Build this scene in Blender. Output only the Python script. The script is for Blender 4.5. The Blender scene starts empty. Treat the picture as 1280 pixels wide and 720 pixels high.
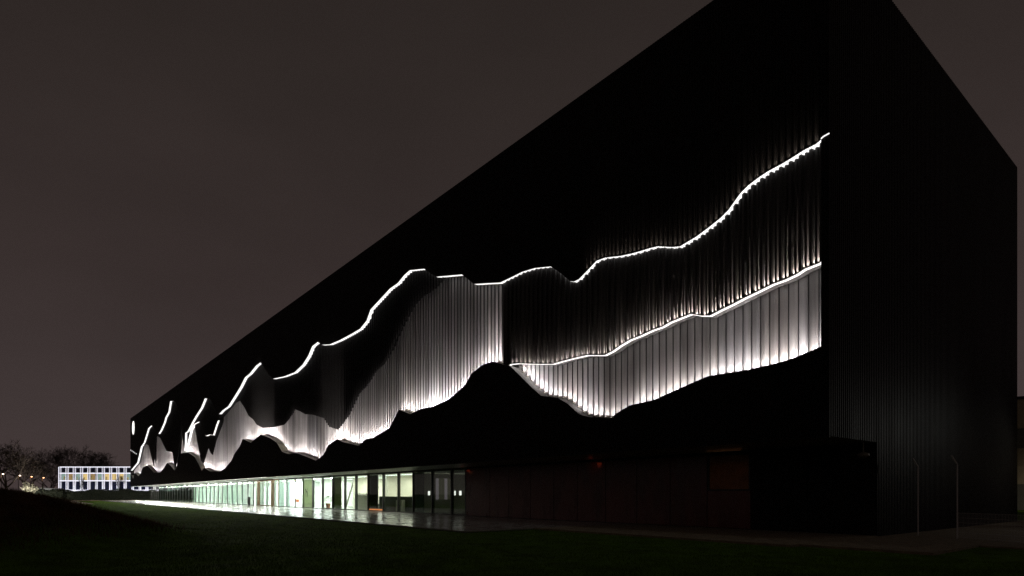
import bpy, bmesh, math, random
from mathutils import Vector, Matrix
R = math.radians
random.seed(7)
scene = bpy.context.scene
COL = scene.collection

# ------------------------------------------------------------------ camera
# world frame: the near upper corner of the black building stands over the origin,
# its long facade runs along -X (plane y = 0), its short face along +Y (plane x = 0)
cam_d = bpy.data.cameras.new('camera')
cam_d.sensor_width = 36.0
cam_d.lens = 21.257
cam_d.shift_y = 0.2014
cam_d.clip_start = 0.1
cam_d.clip_end = 5000
cam = bpy.data.objects.new('camera', cam_d)
COL.objects.link(cam)
cam.location = (9.12, -21.04, 1.6)
cam.rotation_euler = (R(90), 0, R(51.14))
scene.camera = cam

# ------------------------------------------------------------------ world (overcast town sky at night)
world = bpy.data.worlds.new("World")
scene.world = world
world.use_nodes = True
wn, wl = world.node_tree.nodes, world.node_tree.links
wn.clear()
w_out = wn.new('ShaderNodeOutputWorld')
w_bg = wn.new('ShaderNodeBackground')
w_tc = wn.new('ShaderNodeTexCoord')
w_sep = wn.new('ShaderNodeSeparateXYZ')
w_ramp = wn.new('ShaderNodeValToRGB')
w_noise = wn.new('ShaderNodeTexNoise')
w_map = wn.new('ShaderNodeMapping')
w_mul = wn.new('ShaderNodeMix'); w_mul.data_type = 'RGBA'; w_mul.blend_type = 'MULTIPLY'
w_mr = wn.new('ShaderNodeMapRange')
w_map.inputs['Scale'].default_value = (1.0, 1.0, 2.6)
w_noise.inputs['Scale'].default_value = 1.6
w_noise.inputs['Detail'].default_value = 4
w_mr.inputs['From Min'].default_value = 0.3
w_mr.inputs['From Max'].default_value = 0.7
w_mr.inputs['To Min'].default_value = 0.84
w_mr.inputs['To Max'].default_value = 1.14
e = w_ramp.color_ramp.elements
e[0].position = 0.0; e[0].color = (0.062, 0.045, 0.044, 1)
e[1].position = 1.0; e[1].color = (0.019, 0.015, 0.013, 1)
a = w_ramp.color_ramp.elements.new(0.10); a.color = (0.054, 0.040, 0.039, 1)
a = w_ramp.color_ramp.elements.new(0.30); a.color = (0.038, 0.0275, 0.026, 1)
a = w_ramp.color_ramp.elements.new(0.55); a.color = (0.028, 0.021, 0.019, 1)
wl.new(w_tc.outputs['Generated'], w_sep.inputs[0])
wl.new(w_sep.outputs['Z'], w_ramp.inputs['Fac'])
wl.new(w_tc.outputs['Generated'], w_map.inputs['Vector'])
wl.new(w_map.outputs[0], w_noise.inputs['Vector'])
wl.new(w_noise.outputs['Fac'], w_mr.inputs['Value'])
w_mul.inputs[0].default_value = 1.0
wl.new(w_ramp.outputs['Color'], w_mul.inputs[6])
wl.new(w_mr.outputs['Result'], w_mul.inputs[7])
wl.new(w_mul.outputs[2], w_bg.inputs['Color'])
w_bg.inputs['Strength'].default_value = 1.0
wl.new(w_bg.outputs[0], w_out.inputs[0])

# ------------------------------------------------------------------ view and sampling
scene.view_settings.view_transform = 'Standard'
scene.view_settings.look = 'None'
scene.view_settings.exposure = 0.0
scene.view_settings.gamma = 1.0
scene.render.engine = 'CYCLES'
scene.render.dither_intensity = 2.0
scene.cycles.use_denoising = True
scene.cycles.use_light_tree = True
scene.cycles.max_bounces = 6
scene.cycles.diffuse_bounces = 3
scene.cycles.glossy_bounces = 3
scene.cycles.transparent_max_bounces = 12
scene.cycles.sample_clamp_indirect = 4.0
scene.cycles.caustics_reflective = False
scene.cycles.caustics_refractive = False

# ------------------------------------------------------------------ materials
MATS = {}
def mat(name, col, rough=0.6, metal=0.0, spec=0.5, noise=0.0, nscale=3.0, bump=0.0, bscale=20.0, stretch=(1,1,1), emit=None, estr=0.0, col2=None, coat=0.0, rvar=0.10):
    m = bpy.data.materials.new(name); m.use_nodes = True
    nt = m.node_tree; b = nt.nodes['Principled BSDF']
    b.inputs['Base Color'].default_value = (*col, 1)
    b.inputs['Roughness'].default_value = rough
    b.inputs['Metallic'].default_value = metal
    b.inputs['Specular IOR Level'].default_value = spec
    if coat: b.inputs['Coat Weight'].default_value = coat
    if noise or bump or col2:
        tc = nt.nodes.new('ShaderNodeTexCoord'); mp = nt.nodes.new('ShaderNodeMapping')
        mp.inputs['Scale'].default_value = stretch
        g = nt.nodes.new('ShaderNodeNewGeometry')
        nt.links.new(g.outputs['Position'], mp.inputs['Vector'])
    if noise or col2:
        n = nt.nodes.new('ShaderNodeTexNoise'); n.inputs['Scale'].default_value = nscale; n.inputs['Detail'].default_value = 5
        n.inputs['Roughness'].default_value = 0.6
        nt.links.new(mp.outputs[0], n.inputs['Vector'])
        r = nt.nodes.new('ShaderNodeValToRGB')
        c2 = col2 if col2 else tuple(c * (1 - noise) for c in col)
        c1 = col if col2 else tuple(min(1, c * (1 + noise)) for c in col)
        r.color_ramp.elements[0].position = 0.35; r.color_ramp.elements[0].color = (*c2, 1)
        r.color_ramp.elements[1].position = 0.65; r.color_ramp.elements[1].color = (*c1, 1)
        nt.links.new(n.outputs['Fac'], r.inputs['Fac']); nt.links.new(r.outputs['Color'], b.inputs['Base Color'])
        mr = nt.nodes.new('ShaderNodeMapRange')
        mr.inputs['To Min'].default_value = max(0.02, rough - rvar); mr.inputs['To Max'].default_value = min(1, rough + rvar)
        nt.links.new(n.outputs['Fac'], mr.inputs['Value']); nt.links.new(mr.outputs[0], b.inputs['Roughness'])
    if bump:
        n2 = nt.nodes.new('ShaderNodeTexNoise'); n2.inputs['Scale'].default_value = bscale; n2.inputs['Detail'].default_value = 4
        nt.links.new(mp.outputs[0], n2.inputs['Vector'])
        bp = nt.nodes.new('ShaderNodeBump'); bp.inputs['Strength'].default_value = bump; bp.inputs['Distance'].default_value = 0.05
        nt.links.new(n2.outputs['Fac'], bp.inputs['Height']); nt.links.new(bp.outputs[0], b.inputs['Normal'])
    if emit:
        b.inputs['Emission Color'].default_value = (*emit, 1); b.inputs['Emission Strength'].default_value = estr
    MATS[name] = m
    return m

def glass_mat(name, tint=(0.85, 0.95, 0.9), refl=0.10, rough=0.02):
    m = bpy.data.materials.new(name); m.use_nodes = True
    nt = m.node_tree; nt.nodes.clear()
    o = nt.nodes.new('ShaderNodeOutputMaterial'); mx = nt.nodes.new('ShaderNodeMixShader')
    t = nt.nodes.new('ShaderNodeBsdfTransparent'); g = nt.nodes.new('ShaderNodeBsdfGlossy'); f = nt.nodes.new('ShaderNodeFresnel')
    f.inputs['IOR'].default_value = 1.35
    t.inputs['Color'].default_value = (*tint, 1); g.inputs['Roughness'].default_value = rough
    g.inputs['Color'].default_value = (0.8, 0.9, 0.85, 1)
    ml = nt.nodes.new('ShaderNodeMath'); ml.operation = 'MULTIPLY'; ml.inputs[1].default_value = 0.4
    nt.links.new(f.outputs[0], ml.inputs[0])
    nt.links.new(ml.outputs[0], mx.inputs[0]); nt.links.new(t.outputs[0], mx.inputs[1]); nt.links.new(g.outputs[0], mx.inputs[2])
    nt.links.new(mx.outputs[0], o.inputs[0])
    MATS[name] = m
    return m

def emit_mat(name, col, s):
    m = bpy.data.materials.new(name); m.use_nodes = True
    nt = m.node_tree; nt.nodes.clear()
    o = nt.nodes.new('ShaderNodeOutputMaterial'); em = nt.nodes.new('ShaderNodeEmission')
    em.inputs['Color'].default_value = (*col, 1); em.inputs['Strength'].default_value = s
    nt.links.new(em.outputs[0], o.inputs[0])
    MATS[name] = m
    return m

mat('black_cladding', (0.007, 0.0065, 0.006), 0.5, spec=0.15, noise=0.25, nscale=1.2, stretch=(1, 1, 0.15))
mat('ribbed_black', (0.026, 0.024, 0.0235), 0.5, spec=0.4, noise=0.25, nscale=1.5, stretch=(2, 2, 0.12))
mat('shaded_black', (0.008, 0.0075, 0.0073), 0.55, spec=0.08)  # darker copy of the ribbed black, shade put into its colour
mat('pale_cladding', (0.30, 0.285, 0.28), 0.45, spec=0.5, noise=0.40, nscale=1.0, stretch=(2.2, 2.2, 0.10))
mat('ledge_metal', (0.42, 0.41, 0.40), 0.4)
mat('roof_membrane', (0.02, 0.02, 0.02), 0.9)
mat('soffit_white', (0.62, 0.62, 0.58), 0.5, noise=0.05)
mat('white_wall', (0.72, 0.74, 0.70), 0.6, noise=0.05, nscale=0.7)
mat('cream_wall', (0.66, 0.65, 0.54), 0.6, noise=0.06)
mat('green_panel', (0.50, 0.62, 0.54), 0.35, noise=0.05)
mat('white_panel', (0.76, 0.78, 0.76), 0.4, noise=0.04)
mat('sage_panel', (0.20, 0.24, 0.15), 0.5, noise=0.1)
mat('sage_light_panel', (0.36, 0.40, 0.27), 0.5, noise=0.06)
mat('teal_panel', (0.01, 0.05, 0.06), 0.4)
mat('dark_panel', (0.020, 0.024, 0.020), 0.4)
mat('frame_dark', (0.015, 0.017, 0.015), 0.4)
mat('frame_bronze', (0.16, 0.10, 0.05), 0.4)
mat('floor_grey', (0.30, 0.31, 0.28), 0.25, noise=0.1)
mat('concrete_slab', (0.34, 0.34, 0.31), 0.21, spec=0.35, noise=0.14, nscale=0.9, bump=0.02, bscale=30, rvar=0.03)
mat('joint_dark', (0.05, 0.05, 0.045), 0.7)
mat('paving_edge', (0.19, 0.15, 0.09), 0.8, noise=0.3, nscale=3, bump=0.3, bscale=30)
mat('gravel_tan', (0.30, 0.22, 0.16), 0.9, noise=0.25, nscale=2)
mat('oxblood_panel', (0.11, 0.024, 0.016), 0.28, spec=0.6, noise=0.35, nscale=1.2, stretch=(1, 1, 0.3))
mat('ochre_wall', (0.35, 0.15, 0.06), 0.6, noise=0.3, nscale=2)
mat('grass_ground', (0.095, 0.190, 0.010), 0.95, spec=0.03, col2=(0.045, 0.085, 0.006), nscale=1.1, bump=1.0, bscale=14)
mat('grass_blade', (0.095, 0.190, 0.010), 0.8, spec=0.08, col2=(0.05, 0.095, 0.008), nscale=0.8)
mat('dry_grass', (0.15, 0.075, 0.030), 0.8, spec=0.08, col2=(0.05, 0.036, 0.014), nscale=0.9)
mat('hedge_leaf', (0.018, 0.026, 0.010), 0.7, col2=(0.010, 0.016, 0.006), nscale=2)
mat('bark', (0.11, 0.085, 0.075), 0.9, noise=0.3)
mat('pale_bark', (0.40, 0.38, 0.30), 0.9, noise=0.2)
mat('galvanised', (0.62, 0.62, 0.60), 0.4, metal=0.2)
mat('lamp_grey', (0.16, 0.15, 0.11), 0.5)
mat('office_white', (0.64, 0.64, 0.66), 0.5)
mat('office_window_dark', (0.010, 0.013, 0.030), 0.12, spec=0.6)
mat('blind_cream', (0.55, 0.42, 0.15), 0.8, noise=0.3, nscale=0.5)
mat('beige_cladding', (0.42, 0.36, 0.27), 0.7, noise=0.08)
mat('grey_cladding', (0.13, 0.13, 0.12), 0.6, noise=0.1)
mat('terracotta', (0.20, 0.08, 0.04), 0.8)
mat('plant_leaf', (0.03, 0.07, 0.02), 0.6)
mat('black_plastic', (0.012, 0.012, 0.012), 0.5)
mat('chair_white', (0.5, 0.5, 0.5), 0.5)
mat('chair_red', (0.35, 0.10, 0.05), 0.5)
def translucent(name, col):
    m = bpy.data.materials.new(name); m.use_nodes = True
    nt = m.node_tree; nt.nodes.clear()
    o = nt.nodes.new('ShaderNodeOutputMaterial'); mx = nt.nodes.new('ShaderNodeMixShader')
    d = nt.nodes.new('ShaderNodeBsdfDiffuse'); t = nt.nodes.new('ShaderNodeBsdfTranslucent')
    for n in (d, t): n.inputs['Color'].default_value = (*col, 1)
    mx.inputs[0].default_value = 0.55
    nt.links.new(d.outputs[0], mx.inputs[1]); nt.links.new(t.outputs[0], mx.inputs[2]); nt.links.new(mx.outputs[0], o.inputs[0])
    MATS[name] = m
translucent('frosted_sage', (0.16, 0.18, 0.11)); translucent('frosted_pale_sage', (0.50, 0.54, 0.40)); translucent('frosted_green', (0.80, 0.89, 0.85)); translucent('frosted_white', (0.90, 0.93, 0.92))
glass_mat('clear_glass', tint=(0.93, 0.97, 0.94))
glass_mat('tinted_glass', tint=(0.45, 0.55, 0.48))
emit_mat('led_strip', (1.0, 0.975, 0.965), 1.3)
emit_mat('led_ledge', (1.0, 0.95, 0.92), 1.5)
emit_mat('led_lens', (1.0, 0.90, 0.78), 4.0)
emit_mat('disc_light', (1.0, 0.97, 0.93), 1.6)
emit_mat('ceiling_tube', (0.95, 1.0, 0.93), 2.2)
emit_mat('soffit_led', (1.0, 1.0, 0.90), 3.5)
emit_mat('led_violet', (0.90, 0.88, 1.0), 1.35)
emit_mat('window_warm', (1.0, 0.72, 0.30), 0.75)
emit_mat('window_cool', (0.45, 0.62, 0.55), 0.55)
emit_mat('window_amber', (0.70, 0.46, 0.20), 0.45)
emit_mat('sodium', (1.0, 0.45, 0.18), 9.0)
emit_mat('sodium_pale', (1.0, 0.75, 0.55), 9.0)
emit_mat('floor_orange', (1.0, 0.30, 0.10), 1.1)
emit_mat('small_red', (1.0, 0.12, 0.04), 0.035)
emit_mat('doorway_glow', (0.75, 0.62, 0.70), 0.16)
emit_mat('doorway_glow_dim', (0.40, 0.36, 0.26), 0.08)

# ------------------------------------------------------------------ helpers
class MB:
    def __init__(s): s.v = []; s.f = []
    def quad(s, a, b, c, d):
        n = len(s.v); s.v += [a, b, c, d]; s.f.append((n, n+1, n+2, n+3))
    def tri(s, a, b, c):
        n = len(s.v); s.v += [a, b, c]; s.f.append((n, n+1, n+2))
    def box(s, x0, x1, y0, y1, z0, z1):
        if x0 > x1: x0, x1 = x1, x0
        if y0 > y1: y0, y1 = y1, y0
        n = len(s.v)
        s.v += [(x0,y0,z0),(x1,y0,z0),(x1,y1,z0),(x0,y1,z0),(x0,y0,z1),(x1,y0,z1),(x1,y1,z1),(x0,y1,z1)]
        s.f += [(n,n+3,n+2,n+1),(n+4,n+5,n+6,n+7),(n,n+1,n+5,n+4),(n+1,n+2,n+6,n+5),(n+2,n+3,n+7,n+6),(n+3,n,n+4,n+7)]
    def hexa(s, p):   # p: 8 corners, bottom four then top four
        n = len(s.v); s.v += p
        s.f += [(n,n+3,n+2,n+1),(n+4,n+5,n+6,n+7),(n,n+1,n+5,n+4),(n+1,n+2,n+6,n+5),(n+2,n+3,n+7,n+6),(n+3,n,n+4,n+7)]
    def tube(s, pts, rad, k=8, cap=True):
        pts = [Vector(p) for p in pts]
        rings = []
        for i, p in enumerate(pts):
            d = (pts[min(i+1, len(pts)-1)] - pts[max(i-1, 0)]).normalized()
            up = Vector((0,0,1)) if abs(d.z) < 0.9 else Vector((1,0,0))
            a = d.cross(up).normalized(); b = d.cross(a)
            r = rad[i] if isinstance(rad, (list, tuple)) else rad
            n = len(s.v)
            for j in range(k):
                t = 2*math.pi*j/k
                s.v.append(tuple(p + a*(r*math.cos(t)) + b*(r*math.sin(t))))
            rings.append(n)
        for q in range(len(rings)-1):
            n0, n1 = rings[q], rings[q+1]
            for j in range(k):
                s.f.append((n0+j, n0+(j+1)%k, n1+(j+1)%k, n1+j))
        if cap:
            s.f.append(tuple(rings[0]+j for j in range(k))[::-1]); s.f.append(tuple(rings[-1]+j for j in range(k)))
    def mesh(s, name, m):
        me = bpy.data.meshes.new(name); me.from_pydata(s.v, [], s.f)
        if m: me.materials.append(MATS[m])
        me.update()
        return me
    def build(s, name, m, parent=None, loc=None, rz=0.0):
        me = s.mesh(name, m); return place(name, me, parent, loc, rz)

def place(name, data, parent=None, loc=None, rz=0.0):
    o = bpy.data.objects.new(name, data); COL.objects.link(o)
    if parent: o.parent = parent
    if loc: o.location = loc
    if rz: o.rotation_euler = (0, 0, rz)
    return o

def tag(o, label, cat, group=None):
    o['label'] = label; o['category'] = cat
    if group: o['group'] = group
    return o
def struct(o):
    o['kind'] = 'structure'; return o
def thing(name, label, cat, loc=(0,0,0), rz=0.0, group=None):
    o = bpy.data.objects.new(name, None); COL.objects.link(o)
    o.location = loc; o.rotation_euler = (0,0,rz); o.empty_display_size = 0.3
    return tag(o, label, cat, group)
def lerp_line(L, u):
    if u <= L[0][0]: return L[0][1]
    if u >= L[-1][0]: return L[-1][1]
    lo, hi = 0, len(L)-1
    while hi - lo > 1:
        m = (lo+hi)//2
        if L[m][0] <= u: lo = m
        else: hi = m
    a, b = L[lo], L[hi]
    return a[1] + (b[1]-a[1])*(u-a[0])/(b[0]-a[0])

# ------------------------------------------------------------------ facade relief: metres along the facade, metres above ground
T_LINE = [(-0.11,13.71),(0.18,13.68),(0.45,13.56),(0.88,13.53),(1.27,13.45),(1.65,13.39),(2.16,13.34),(2.53,13.26),(2.94,13.13),(3.26,12.96),(3.53,12.72),(3.76,12.51),(4.11,12.32),(4.64,12.13),(5.19,11.96),(5.64,11.88),(5.95,11.82),(6.34,11.91),(7.08,12.18),(7.46,12.23),(8.03,12.27),(8.48,12.31),(9.18,12.41),(10.1,12.62),(10.66,12.64),(11.18,12.38),(11.83,12.09),(12.16,12.07),(12.44,12.18),(13.13,12.78),(13.84,13.31),(15.1,13.59),(16.16,13.69),(16.99,13.66),(18.08,13.64),(19.38,13.95),(20.68,14.26),(21.96,15.2),(24.95,15.89),(25.65,16.3),(26.48,16.86),(28.45,17.32),(29.26,17.21),(30.21,16.9),(31.44,16.82),(32.99,16.44),(34.64,16.04),(35.35,15.32),(36.52,14.94),(38.05,14.87),(40.49,14.82),(42.76,14.88),(44.62,15.2),(45.58,15.65),(46.98,15.51),(48.01,14.79),(49.51,14.2),(51.75,13.81),(54.87,13.88),(58.53,14.18),(60.2,14.91),(61.64,15.86),(62.98,16.72),(64.68,16.63),(67.26,16.1),(69.3,15.93),(71.43,15.04),(74.42,14.11),(77.18,13.28),(80.11,13.06),(81.86,12.75),(83.21,13.06),(84.83,14.03),(86.74,15.29),(88.96,15.76),(90.55,15.99),(92.98,14.88),(96.83,13.95),(99.42,13.21),(101.87,12.38),(103.13,12.02),(104.74,11.95),(105.14,9.95),(105.73,9.04),(106.6,10.73),(108.16,14.02),(110.25,16.32),(113.44,18.1),(115.32,18.54),(118.28,18.9),(120.13,17.08),(123.3,16.34),(124.67,15.55),(128.04,14.43),(130.99,13.82),(133.38,14.22),(135.34,15.2),(137.56,15.86),(139.94,16.31),(144.03,16.01),(146.61,14.87),(150.21,13.33),(154.83,12.65),(157.75,10.8),(160.63,9.2),(169.25,8.04),(171.75,7.67)]
B_LINE = [(-0.0,6.67),(0.25,6.62),(1.42,6.35),(2.16,6.28),(3.43,6.24),(4.64,6.28),(5.95,5.98),(7.35,5.64),(8.63,5.57),(9.15,5.39),(9.79,5.09),(11.15,5.31),(11.81,5.5),(12.61,6.12),(13.26,6.46),(14.61,6.77),(15.33,7.29),(16.36,8.11),(17.15,8.72),(17.71,8.9),(18.83,9.28),(19.82,9.25),(20.94,8.88),(21.7,8.26),(23.41,7.67),(25.5,7.38),(26.91,7.43),(28.42,7.21),(30.0,7.71),(31.57,6.5),(34.13,5.99),(35.52,5.97),(36.82,5.52),(39.89,6.02),(41.17,6.37),(43.13,5.96),(44.18,5.18),(46.1,4.71),(48.43,5.19),(51.06,5.66),(53.64,5.71),(55.63,6.09),(57.29,7.14),(59.41,7.76),(62.98,8.44),(66.83,7.77),(70.24,8.44),(71.64,7.62),(74.22,6.76),(75.39,6.02),(78.5,5.18),(81.42,4.68),(87.47,4.95),(91.02,5.59),(92.61,5.12),(94.24,6.09),(97.7,7.57),(102.81,8.53),(106.4,8.67),(108.71,8.65),(110.82,7.14),(114.19,5.83),(117.73,6.84),(121.37,7.57),(124.67,6.74),(128.67,5.9),(136.85,6.13),(140.79,7.03),(145.71,8.01),(152.0,7.69),(154.83,6.63),(158.65,5.88),(164.84,6.91),(167.66,5.47),(171.16,6.44)]
M_LINE = [(0.23,9.59),(0.39,9.5),(0.88,9.45),(1.17,9.34),(1.6,9.26),(2.04,9.23),(2.66,9.1),(3.14,9.01),(3.64,8.89),(4.16,8.79),(4.62,8.68),(5.06,8.78),(5.51,8.95),(6.01,8.9),(6.53,8.84),(6.94,8.73),(7.45,8.7),(8.1,8.59),(8.69,8.53),(9.25,8.38),(9.73,8.21),(10.23,8.11),(10.84,8.22),(11.37,8.32),(12.35,8.33),(13.21,8.32),(13.81,8.3),(14.74,8.45),(15.71,8.63),(16.59,8.8),(17.22,8.87),(17.51,8.83)]
C_LINE = [(24.06,15.75),(24.3,15.64),(25.28,15.32),(26.04,15.21),(27.01,15.19),(28.41,14.78),(29.51,14.04),(30.92,12.98),(31.75,12.25),(32.78,11.54),(34.47,11.09),(35.84,10.25),(37.61,9.73),(39.11,8.6),(40.08,7.91),(41.55,7.23),(43.65,7.69),(44.9,8.58),(47.59,9.17),(49.63,9.43),(51.05,9.85),(52.84,10.31),(54.23,9.45),(55.82,8.95),(59.97,9.02),(63.15,9.24),(65.62,9.83),(67.01,10.58),(68.91,11.2),(70.78,12.49),(72.8,13.53),(75.34,13.48),(77.44,12.91),(79.5,12.48),(80.99,12.2),(82.97,12.5),(84.79,11.48),(86.67,10.19),(89.12,10.44),(90.9,10.39),(92.46,10.76),(94.07,12.0),(95.56,13.03),(99.47,12.92),(101.89,12.24),(103.26,11.12),(104.73,10.0),(107.16,9.07),(109.4,13.88),(110.8,11.89),(112.29,8.71),(115.24,6.24),(117.07,7.92),(118.08,9.38),(123.6,9.79),(127.58,11.47),(131.03,13.0),(134.35,13.65),(137.31,13.54),(138.53,7.0),(140.07,8.34),(143.35,10.66),(145.76,12.38),(149.16,12.92),(152.69,13.0),(157.64,12.75),(175.76,7.6)]
D_LINE = [(81.36,12.02),(82.23,11.32),(85.68,9.32),(87.88,7.35),(89.26,7.78),(90.52,8.57),(92.34,7.21),(93.93,6.29),(95.58,6.86),(96.98,8.7),(98.42,10.32),(100.18,12.93)]
# (166.9480493392555, 18.125712178224045) (166.9480493392555, 19.716635131603017) (172.65301411147283, 21.00965429743271) (-0.002900427432621842, 20.957782519057485) (171.90283305815288, 12.83876231706976) (160.36087528444756, 11.261554092716537)
LEN, TOP, UNDER, DEEP = 172.6, 21.0, 3.56, 24.8      # the black building
PITCH = 0.36
T = lambda u: lerp_line(T_LINE, u)
B = lambda u: lerp_line(B_LINE, u)
def Cc(u):
    if u < 17.5: return lerp_line(M_LINE, u)
    if u < 18.1: return B(u)                     # the fold ends here: the middle layer runs down to the lower edge
    if u < 24.06: return T(u)
    return min(lerp_line(C_LINE, u), T(u))
def smooth(a, b, x):
    t = max(0, min(1, (x-a)/(b-a))); return t*t*(3-2*t)
VA = lambda u: 0.29 + 0.10*smooth(20, 60, u)     # depth of the middle layer
VL = lambda u: VA(u) + 0.36                      # depth of the inner layer

bld = thing('black_building', 'long black metal clad building with glowing mountain ridge relief and glazed ground floor', 'building')

# outer cladding: fine vertical ribs 12 cm apart, with a jagged opening between the lower edge B and the upper edge T
def outer():
    m = MB(); p = 0.12
    n = int(LEN/p)
    near = 0.25
    for i in range(n+1):
        u0 = i*p; u1 = min(u0+p, LEN)
        us = [u0, u0+0.3*(u1-u0), u0+0.5*(u1-u0), u0+0.8*(u1-u0), u1]
        vs = [0.0, 0.0, 0.03, 0.03, 0.0]
        for k in range(4):
            a, b = us[k], us[k+1]
            if a < near or a > LEN-0.5:
                m.quad((-a,vs[k],UNDER), (-b,vs[k+1],UNDER), (-b,vs[k+1],TOP), (-a,vs[k],TOP)); continue
            ta, tb, ba, bb = T(a), T(b), B(a), B(b)
            m.quad((-a,vs[k],UNDER), (-b,vs[k+1],UNDER), (-b,vs[k+1],min(bb,tb)), (-a,vs[k],min(ba,ta)))
            m.quad((-a,vs[k],ta), (-b,vs[k+1],tb), (-b,vs[k+1],TOP), (-a,vs[k],TOP))
    return m.build('outer_cladding', 'black_cladding', bld)
outer()
# recess end posts
m = MB()
m.box(-0.25, -0.245, 0.04, 0.9, UNDER+.1, TOP-.1)
m.build('recess_end_plate', 'black_cladding', bld)
m = MB()
m.box(-(LEN-0.5), -(LEN-0.495), 0.04, 1.3, UNDER+.1, TOP-.1)
m.build('recess_end_plate', 'black_cladding', bld)

# short face: ribs 20 cm apart, notched where the ground floor steps back
def short_face():
    m = MB(); p = 0.16; n = int(DEEP/p)
    for i in range(n):
        y0 = i*p; ys = [y0, y0+.06, y0+.08, y0+.14, y0+p]; xs = [0.0, 0.0, -0.025, -0.025, 0.0]
        z0 = UNDER if y0 < 3.99 else 0.0
        for k in range(4):
            m.quad((xs[k],ys[k],z0), (xs[k+1],ys[k+1],z0), (xs[k+1],ys[k+1],TOP), (xs[k],ys[k],TOP))
    return m.build('end_cladding', 'black_cladding', bld)
short_face()
m = MB(); m.box(-LEN, -0.03, 0.035, DEEP, TOP-0.15, TOP+0.02); m.build('roof', 'roof_membrane', bld)
m = MB(); m.box(-LEN, -0.03, DEEP-.2, DEEP-.02, 3.6, TOP-.16); m.box(-118, -0.03, DEEP-.2, DEEP-.02, 0, 3.6); m.build('rear_wall', 'black_cladding', bld)
m = MB(); m.box(-LEN, -LEN+.2, 0.9, DEEP-.21, UNDER+.2, TOP-.16); m.build('far_end_wall', 'black_cladding', bld)
m = MB(); m.box(-LEN+.2, -0.06, 1.35, 1.45, UNDER+.2, TOP-.2); m.build('core_wall', 'black_cladding', bld)
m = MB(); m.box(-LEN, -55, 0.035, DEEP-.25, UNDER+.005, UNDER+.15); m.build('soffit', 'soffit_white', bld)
m = MB(); m.box(-55, -0.03, 0.035, DEEP-.25, UNDER+.005, UNDER+.15); m.build('soffit', 'lamp_grey', bld)  # near stretch: the soffit's dimness put into a grey colour
m = MB(); m.box(-LEN, 0.01, -0.03, 0.03, UNDER-.05, UNDER+.004); m.build('edge_trim', 'black_cladding', bld)

# inner and middle layers, one folded metal panel per 36 cm
NCOL = int((LEN-1.0)/PITCH)
def inner_piece(m, i):
    u0 = 0.26 + i*PITCH; um = u0+PITCH/2
    fp = 0.055 if um < 18 else 0.085 - 0.05*smooth(22, 62, um) - .01*smooth(70, 120, um)
    fw = 0.014 if um < 18 else 0.03
    prof = [(0.0, -fp), (fw, -fp), (fw+.002, 0.0), (PITCH*.55, 0.012 if i % 2 else 0.004), (PITCH-.002, 0.0), (PITCH, -fp)]
    v = VL(um); c = Cc(um)
    lo = B(um)-0.25; hi = min(c+0.5, max(T(u0), T(u0+PITCH))+0.05)
    if um < 17.5: hi = max(Cc(u0), Cc(u0+PITCH))+.01
    if hi - B(um) < 0.05: return False
    for k in range(len(prof)-1):
        (a, va), (b, vb) = prof[k], prof[k+1]
        if (um < 18 and k in (0, 1, 4)) or (um < 50 and k in (0, 4)) or (um >= 50 and k == 0): m.black.append(len(m.f))  # fin faces blackened to paint the shadow between ribs
        m.quad((-(u0+a), v+va, lo), (-(u0+b), v+vb, lo), (-(u0+b), v+vb, hi), (-(u0+a), v+va, hi))
    return True
def middle_piece(m, i):
    u0 = 0.26 + i*PITCH; um = u0+PITCH/2
    prof = [(0.0, 0.0), (0.03, -0.17), (0.12, -0.17), (0.15, -0.03), (0.20, -0.03), (0.23, -0.10), (0.30, -0.10), (0.33, 0.0), (PITCH, 0.0)]
    if um > 18: prof = [(0.0, 0.0), (0.04, -0.08), (0.16, -0.08), (0.20, 0.0), (PITCH, 0.0)]
    v = VA(um)
    ok = False
    for k in range(len(prof)-1):
        (a, va), (b, vb) = prof[k], prof[k+1]
        ca, cb = Cc(u0+a), Cc(u0+b)
        if um < 17.5: ca, cb = ca+.02, cb+.02
        ta, tb = T(u0+a), T(u0+b)
        if ta-ca < 0.02 and tb-cb < 0.02: continue
        ok = True
        m.quad((-(u0+a), v+va, ca), (-(u0+b), v+vb, cb), (-(u0+b), v+vb, tb+.01), (-(u0+a), v+va, ta+.01))
    return ok
for fn, nm, mt in ((inner_piece, 'inner_cladding', 'pale_cladding'), (middle_piece, 'middle_cladding', 'ribbed_black')):
    far = MB(); far.black = []; n = 0
    def blacken_fin_shade(o, bl):
        if bl:
            if len(o.data.materials) < 2: o.data.materials.append(MATS['ribbed_black'])
            for q in bl: o.data.polygons[q].material_index = 1
    for i in range(NCOL):
        if n < 290:
            p = MB(); p.black = []
            if fn(p, i): blacken_fin_shade(p.build(nm+'_panel', 'shaded_black' if (mt == 'ribbed_black' and i*PITCH > 18) else mt, bld), p.black); n += 1
        else: fn(far, i)
    if far.f:
        o = far.build(nm, 'shaded_black' if mt == 'ribbed_black' else mt, bld); o['kind'] = 'stuff'; blacken_fin_shade(o, far.black)
# the dark third layer far down the facade
m = MB()
for i in range(NCOL):
    u0 = 0.26+i*PITCH
    if 81.4 < u0 < 99.9:
        for (a, va, b, vb) in ((0,0,.05,-.06),(.05,-.06,.18,-.06),(.18,-.06,.23,0),(.23,0,PITCH,0)):
            ua, ub = u0+a, u0+b; v = VA(u0)+.16
            za, zb = lerp_line(D_LINE, ua), lerp_line(D_LINE, ub)
            ca, cb = max(Cc(ua)+.2, za+.05), max(Cc(ub)+.2, zb+.05)
            m.quad((-ua, v+va, za), (-ub, v+vb, zb), (-ub, v+vb, cb), (-ua, v+va, ca))
m.build('third_cladding', 'shaded_black', bld)

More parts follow.
